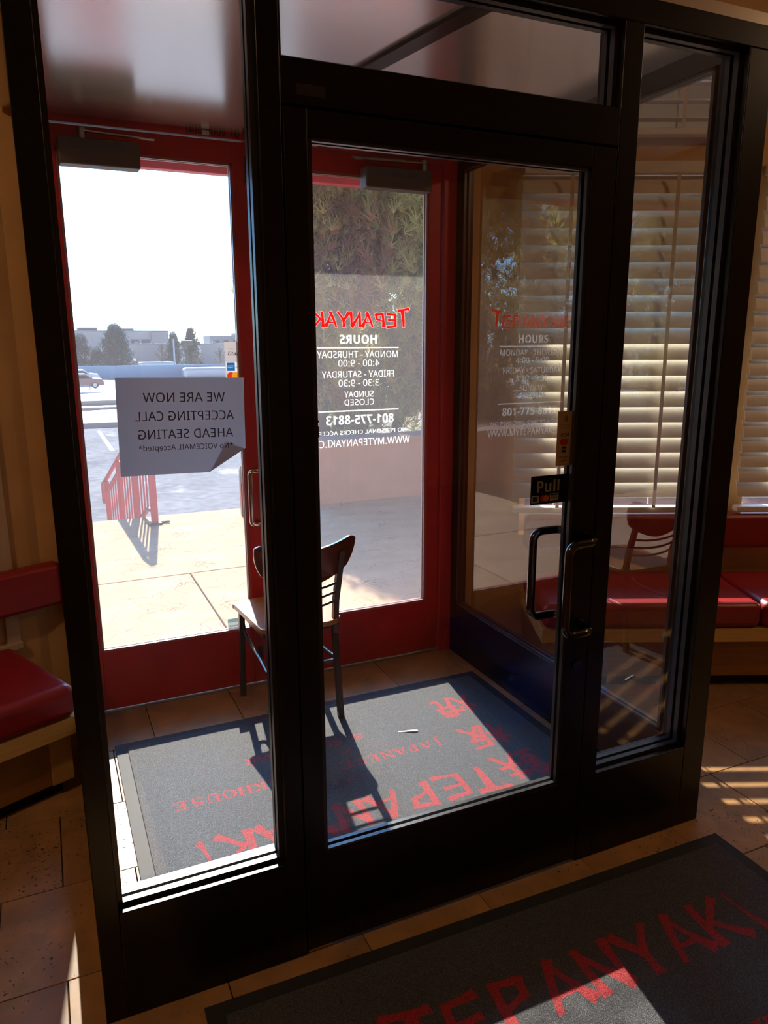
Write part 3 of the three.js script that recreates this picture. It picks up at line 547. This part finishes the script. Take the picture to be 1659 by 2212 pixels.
{ const g = new THREE.PlaneGeometry(0.085, 0.009, 6, 1), p = g.attributes.position; for (let i = 0; i < p.count; i++) p.setZ(i, 0.002 * Math.sin(p.getX(i) * 60)); g.rotateX(-Math.PI / 2); g.computeVertexNormals(); const m = M('paper_scrap', g, std([0.85, 0.85, 0.85], 0.8, { side: THREE.DoubleSide })); m.position.set(0.77, 0.0145, -0.945); m.rotation.y = -0.35; tag(m, 'thin white paper scrap lying on the grey vestibule mat', 'scrap'); }
{ // blue box to the right of the photo, which the door glass mirrors
  const o = thing('storage_box', 'glossy blue box standing on the dark mat, mirrored low in the door glass', 'box', [1.46, 0.011, 1.02], 0.05);
  const mB = std([0.012, 0.03, 0.3], 0.25, { clearcoat: 0.6, clearcoatRoughness: 0.1 });
  M('box_body', new RoundedBoxGeometry(0.58, 0.25, 0.6, 5, 0.03).translate(0, 0.125, 0), mB, o); M('lid', new RoundedBoxGeometry(0.6, 0.05, 0.62, 5, 0.022).translate(0, 0.275, 0), mB, o);
}
// ---------------------------------------------------------------- railing by the steps
{
  const o = thing('stair_railing', 'red metal railing with balusters running down the steps outside', 'railing', [0.335, -0.03, -5.45], 0), v = V3(-0.29, 0, -1.7), at = (t, y) => [v.x * t, y - 0.92 * Math.max(0, t - 0.1), v.z * t];
  const mR = std([0.42, 0.02, 0.05], 0.45);
  for (const t of [0, 0.34, 0.68, 1]) { const b = at(t, t ? -0.25 : 0), e = at(t, 0.98); M('post', sq(b, e, t ? 0.05 : 0.06, t ? 0.05 : 0.06, 0.004), mR, o); }
  const r = M('handrail', [bar(at(0, 1.0), at(0.1, 1.0), 0.022), bar(at(0.1, 1.0), at(1.04, 1.0), 0.022), bend([at(1.04, 1.0), [v.x * 1.1, 0.1, v.z * 1.1], [v.x * 1.1, -0.14, v.z * 1.1], at(1.0, 0.78)], 0.06, 0.022)], mR, o);
  M('top_rail', [sq(at(0, 0.86), at(0.1, 0.86), 0.035, 0.03), sq(at(0.1, 0.86), at(1, 0.86), 0.035, 0.03)], mR, o); M('bottom_rail', [sq(at(0, 0.12), at(0.1, 0.12), 0.035, 0.03), sq(at(0.1, 0.12), at(1, 0.12), 0.035, 0.03)], mR, o);
  for (let k = 1; k < 18; k++) { const t = k / 18; M('baluster', sq(at(t, 0.12), at(t, 0.86), 0.016, 0.016, 0.002), mR, o); }
  M('post_base', [bx(-0.06, 0, -0.06, 0.06, 0.02, 0.06, 0.006), bar([0.05, 0.012, 0], [0.13, 0.015, 0.02], 0.012)], std([0.02, 0.02, 0.03], 0.6), o);
}
// ---------------------------------------------------------------- trees
function sprigGeo(flat) {                                             // a small fan of scale-leaf twigs
  const P = [], N = []; const leaf = (a, l, t, w) => { const dx = Math.sin(a) * l, dy = Math.cos(a) * l, dz = t * l, px = Math.cos(a) * w, py = -Math.sin(a) * w; for (const q of [[-px, -py, 0], [px, py, 0], [dx + px * 0.4, dy + py * 0.4, dz], [-px, -py, 0], [dx + px * 0.4, dy + py * 0.4, dz], [dx - px * 0.4, dy - py * 0.4, dz]]) { P.push(...q); N.push(0, 0.3, 1); } };
  for (const [a, l, t] of flat ? [[-0.5, 0.8, 0.2], [0.5, 0.8, -0.2], [0, 1, 0.1]] : [[0, 1, 0.1], [-0.55, 0.75, 0.3], [0.55, 0.75, -0.25], [-1.0, 0.5, -0.3], [1.0, 0.5, 0.3], [-0.25, 0.9, -0.35], [0.3, 0.85, 0.4]]) leaf(a, l, t, 0.045);
  const g = new THREE.BufferGeometry(); g.setAttribute('position', new THREE.Float32BufferAttribute(P, 3)); g.setAttribute('normal', new THREE.Float32BufferAttribute(N, 3)); g.setAttribute('uv', new THREE.Float32BufferAttribute(new Float32Array((P.length / 3) * 2), 2)); g.computeVertexNormals(); return g;
}
const SPRIG = sprigGeo(false);
const mLeaf = new THREE.MeshPhysicalMaterial({ color: 0xffffff, roughness: 1, transmission: 0.6, thickness: 0, specularIntensity: 0.1, side: THREE.DoubleSide });
function foliage(parent, n, size, place, tint) {
  const m = new THREE.InstancedMesh(SPRIG, mLeaf, n), q = new THREE.Quaternion(), e = new THREE.Euler(), M4 = new THREE.Matrix4(), col = new THREE.Color(), P = V3(0, 0, 0);
  for (let i = 0; i < n; i++) { const dir = place(P); e.set(rr(-0.9, 0.9) + (dir?.[0] ?? 0), rr(0, 6.28), rr(-0.9, 0.9) + (dir?.[1] ?? 0)); const s = size * rr(0.6, 1.3); M4.compose(P, q.setFromEuler(e), V3(s, s, s)); m.setMatrixAt(i, M4); const c = tint(P); m.setColorAt(i, col.setRGB(...c)); }
  m.name = 'foliage'; m.userData.kind = 'stuff'; m.castShadow = m.receiveShadow = true; parent.add(m); return m;
}
function juniper(label, x, z, rx, ry, rz, cy, n, trunks, holes = 0.02) {
  const o = thing('juniper_tree', label, 'tree', [x, 0.38, z]);
  const clumps = []; for (let i = 0; i < 90; i++) { const a = rr(0, 6.28), h = rr(-1, 1), r = Math.sqrt(1 - h * h) * (h > 0 ? 1 - 0.35 * h : 1); clumps.push([Math.cos(a) * r * rx * rr(0.55, 0.95), cy + h * ry, Math.sin(a) * r * rz * rr(0.55, 0.95), rr(0.28, 0.6) * (h > 0.6 ? 0.7 : 1), rnd()]); }
  let cl = clumps[0];
  foliage(o, n, 0.17, (P) => { cl = clumps[Math.floor(rnd() * clumps.length)]; const a = rr(0, 6.28), b = Math.acos(rr(-1, 1)), r = cl[3] * Math.cbrt(rnd()); P.set(cl[0] + r * Math.sin(b) * Math.cos(a), cl[1] + r * 1.5 * Math.cos(b), cl[2] + r * Math.sin(b) * Math.sin(a)); return [0, 0]; }, () => { const t = cl[4], k = rr(0.7, 1.3); return t > 0.82 ? [0.62 * k, 0.38 * k, 0.2 * k] : [(0.56 + 0.2 * t) * k, (0.52 + 0.12 * t) * k, (0.2 + 0.03 * t) * k]; });
  for (const [a, b, r] of trunks) { const m = [(a[0] + b[0]) / 2 + 0.06, (a[1] + b[1]) / 2, (a[2] + b[2]) / 2]; M('trunk', tube([a, m, b], r, 16, 9), mBark, o); }
  return o;
}
juniper('dense olive juniper with leaning trunks behind the right low wall', 3.6, -8.0, 1.75, 1.75, 1.3, 2.25, 30000, [[[-0.7, -0.1, 0.2], [-1.0, 1.8, 0.1], 0.09], [[-0.5, -0.1, 0.1], [-0.35, 1.9, 0], 0.075], [[-0.35, -0.1, 0.3], [-0.75, 1.7, 0.2], 0.06], [[-0.1, -0.1, -0.1], [0.35, 1.8, -0.1], 0.1], [[0.3, -0.1, 0.2], [0.8, 1.7, 0.1], 0.08]]);
juniper('tall brownish juniper right of the leaning one, far right behind the wall', 6.6, -8.4, 1.6, 1.9, 1.2, 2.3, 16000, [[[0, -0.1, 0], [0.2, 2, 0], 0.12]]);
juniper('upright feathery juniper behind the left low wall, nearest the steps', -3.7, -9.2, 1.1, 2.1, 0.9, 2.1, 8000, [[[0, -0.1, 0], [0.1, 2, 0], 0.08], [[0.1, -0.1, 0], [0.4, 1.5, 0.1], 0.06]]);
juniper('upright juniper second from the steps behind the left low wall', -5.7, -9.4, 1.1, 2.3, 0.9, 2.2, 7000, [[[0, -0.1, 0], [-0.1, 2, 0], 0.08]]);
juniper('upright juniper third from the steps behind the left low wall', -7.9, -9.6, 1.0, 1.9, 0.9, 1.9, 5000, [[[0, -0.1, 0], [0.1, 2, 0], 0.08]]);
// far trees across the road
function farTree(label, x, y, z, h, w, n, tint, bare) {
  const o = thing(bare ? 'bare_tree' : 'pine_tree', label, 'tree', [x, y, z]);
  M('trunk', bar([0, -0.4, 0], [0, h * 0.9, 0], bare ? 0.12 : 0.2, 7), mBark, o);
  if (bare) { const B = []; for (let i = 0; i < 26; i++) { const t = rr(0.25, 0.95), a = rr(0, 6.28), l = w * (1.1 - t) * rr(0.5, 0.9); B.push(bar([0, h * t, 0], [Math.cos(a) * l, h * t + l * 1.1, Math.sin(a) * l], 0.035, 4)); } const b = M('branches', B, mBark, o); }
  else foliage(o, n, 0.75, (P) => { const t = Math.pow(rnd(), 0.75), a = rr(0, 6.28), r = w * Math.sqrt(rnd()) * Math.min(1, 0.25 + 1.5 * (1 - t)) * (0.8 + 0.3 * Math.sin(a * 3 + t * 9)); P.set(Math.cos(a) * r, h * t, Math.sin(a) * r); }, () => { const k = rr(0.6, 1.3); return rnd() > 0.93 ? [0.6, 0.63, 0.7] : tint.map((c) => c * k); });
  return o;
}
const pineTint = [0.035, 0.06, 0.075];
farTree('tall dark spruce across the road left of the building windows', 10.0, -2.9, -118, 6.7, 2.7, 2600, pineTint);
farTree('dark spruce at the left red door post, behind the parked cars', 5.2, -2.9, -120, 5.2, 1.9, 1700, pineTint);
farTree('low dark shrubby spruce between the two taller ones', 7.2, -2.9, -117, 3.1, 1.5, 900, [0.06, 0.075, 0.07]);
farTree('thin grey green spruce right of the building across the road', 18.6, -2.9, -119, 5.6, 1.5, 900, [0.08, 0.1, 0.12]);
farTree('small round tree top above the far low wall', 22.7, -2.9, -127, 6.4, 2.0, 900, [0.06, 0.08, 0.07]);
for (const [x, h, l] of [[16.6, 4.4, 'bare grey tree before the far low wall, left of the thin spruce'], [21.9, 2.9, 'low bare bush under the far lamp'], [25.4, 3.6, 'bare tree at the right beside the red door post, across the road']]) farTree(l, x, -2.9, -117.5, h, 2.2, 0, null, true);

// ---------------------------------------------------------------- far buildings, wall, cars
{
  const mB = std([0.42, 0.39, 0.38], 0.8), mB2 = std([0.3, 0.29, 0.3], 0.8), mGl = std([0.05, 0.06, 0.08], 0.2);
  const b = thing('office_building', 'flat roofed beige office building on the skyline behind the spruces', 'building', [14, -3.2, -165]);
  M('wall', bx(-9, 0, -14, 10.9, 7.05, 0), mB, b); M('roof_parapet', bx(-9.1, 7.0, -14, 11, 7.25, 0.15), mB2, b); M('penthouse', bx(-6.6, 7.1, -9, -2.8, 7.9, -3, 0.2), mB2, b); M('penthouse', bx(0.9, 7.1, -9, 4.4, 7.7, -3), mB2, b); M('wall_panel', bx(7.4, 0, 0, 10.9, 7.0, 0.4), mB2, b);
  for (const [x0, x1] of [[3.2, 5.0], [5.3, 7.2], [-1.0, 1.2], [8.2, 10.2]]) { const w = M('window', bx(x0, 4.5, 0, x1, 5.5, 0.08), mB2, b); M('pane', bx(x0 + 0.1, 4.6, 0.06, x1 - 0.1, 5.4, 0.12), mGl, w); }
  const c = thing('low_building', 'long low beige building with small roof vents before the office block', 'building', [22, -3.2, -132]);
  M('wall', bx(-9, 0, -8, 12, 4.55, 0), std([0.5, 0.45, 0.42], 0.85), c); M('roof_edge', bx(-9.1, 4.5, -8, 12.1, 4.65, 0.1), mB2, c); for (let k = 0; k < 6; k++) M('roof_vent', bx(-7.5 + k * 2.6, 4.6, -1.2, -7.0 + k * 2.6, 4.95, -0.7, 0.05), mSnow, c);
  const f = thing('grey_building', 'pale grey building at the far right of the skyline', 'building', [54, -3.2, -220]);
  M('wall', bx(-9, 0, -10, 10, 6.6, 0), mB2, f); M('roof_block', bx(-1, 6.6, -8, 9, 7.4, -0.5), mB, f);
  for (let k = 0; k < 6; k++) { const w = M('window', bx(-8 + k * 2.8, 4.4, 0, -6.2 + k * 2.8, 5.4, 0.06), mB, f); M('pane', bx(-7.9 + k * 2.8, 4.5, 0.04, -6.3 + k * 2.8, 5.3, 0.1), mGl, w); }
  const s = thing('snowy_shed', 'low shed with a snow covered roof right of the tall spruce', 'shed', [15.2, -3.0, -112]);
  M('wall', bx(-2.3, 0, -3, 2.3, 1.4, 0), mB, s); M('snow_cap', new RoundedBoxGeometry(5, 0.5, 3.4, 4, 0.24).translate(0, 1.6, -1.5), mSnow, s);
  struct('retaining_wall', bx(-30, -3.4, -110.3, 34, -1.5, -110), std([0.26, 0.42, 0.58], 0.8, { bumpMap: speck, bumpScale: 0.02 }));
  struct('snow_bank', new RoundedBoxGeometry(24, 1.4, 3, 4, 0.5).translate(30, -2.6, -108.6), mSnow);
  const l = thing('street_lamp', 'dark parking lamp with a square head on a thin pole', 'lamp', [20.3, -3, -117]);
  M('pole', bar([0, 0, 0], [0, 4.4, 0], 0.09), mBark, l); M('lamp_head', bx(-0.85, 4.1, -0.4, 0.85, 4.9, 0.4, 0.15), std([0.03, 0.03, 0.035], 0.5), l);
  const p = thing('metal_pole', 'pale slanting metal pole in front of the office building', 'pole', [17.35, -3, -111.2]); M('shaft', bar([0, 0, 0], [0.05, 5.1, 0], 0.12), std([0.4, 0.43, 0.48], 0.5), p);
  const fe = thing('wire_fence', 'low wire fence with thin posts in the snow beside the red car', 'fence', [3, -2.86, -74]);
  for (let k = 0; k < 7; k++) M('post', bar([-2 + k * 2.6, 0, 0], [-2 + k * 2.6, 0.85, 0], 0.035, 6), mBark, fe);
  M('wires', [0.3, 0.55, 0.78].map((y) => bar([-2, y, 0], [13.6, y, 0], 0.014, 5)), mBark, fe);
}
function car(label, x, y, z, c, turn) {
  const o = thing('parked_car', label, 'car', [x, y, z], turn), mC = std(c, 0.25, { clearcoat: 1 }), prof = [[-2.2, 0.35], [-2.25, 0.75], [-2.05, 0.95], [-1.3, 1.0], [-0.75, 1.38], [0.55, 1.42], [1.2, 1.0], [2.0, 0.88], [2.25, 0.7], [2.25, 0.35]];
  M('body', extr(prof, 1.7, 0.04).translate(0, 0, -0.85), mC, o); const gl = std([0.03, 0.035, 0.04], 0.1);
  M('side_window', extr([[-1.15, 1.02], [-0.7, 1.32], [0.5, 1.35], [1.0, 1.02]], 1.76, 0.01).translate(0, 0, -0.88), gl, o);
  for (const wx of [-1.4, 1.4]) for (const s of [-1, 1]) { const w = M('wheel', new THREE.CylinderGeometry(0.33, 0.33, 0.22, 20).rotateX(Math.PI / 2).translate(wx, 0.33, s * 0.8), std([0.015, 0.015, 0.015], 0.8), o); M('hub', new THREE.CylinderGeometry(0.2, 0.2, 0.24, 14).rotateX(Math.PI / 2).translate(wx, 0.33, s * 0.8), mSteel, w); }
  M('snow_layer', [new RoundedBoxGeometry(1.3, 0.1, 1.5, 3, 0.045).translate(-0.1, 1.45, 0), new RoundedBoxGeometry(0.9, 0.09, 1.5, 3, 0.04).rotateZ(-0.14).translate(1.7, 0.96, 0)], mSnow, o);
}
car('dark red car with snow on its roof at the left edge of the snowy lot', 3.1, -2.95, -82, [0.22, 0.02, 0.04], 0);
car('white snow covered car parked behind the red one', 3.6, -2.95, -95, [0.55, 0.58, 0.62], 0);

// ---------------------------------------------------------------- lamps of the room
function lamp(x, z, power) {
  const o = thing('ceiling_light', x > 0 ? 'round warm ceiling light over the right bench' : 'round warm ceiling light over the left bench', 'light', [x, H, z], 0, 'warm ceiling lights');
  M('trim_ring', new THREE.TorusGeometry(0.11, 0.014, 10, 32).rotateX(Math.PI / 2).translate(0, -0.006, 0), mWhitePlastic, o);
  M('diffuser', new THREE.CylinderGeometry(0.1, 0.1, 0.01, 32).translate(0, -0.006, 0), std([0.8, 0.6, 0.4], 0.5, { emissive: new THREE.Color(1, 0.55, 0.22), emissiveIntensity: 2 }), o);
  const l = new THREE.PointLight(new THREE.Color(1, 0.66, 0.38), power); l.position.set(0, -0.06, 0); l.shadow.radius = 5; l.castShadow = true; l.name = 'lamp_glow'; o.add(l);
}
lamp(3.6, 1.0, 2.8); lamp(-2.0, 0.7, 4.2);
renderer.render(scene, camera);
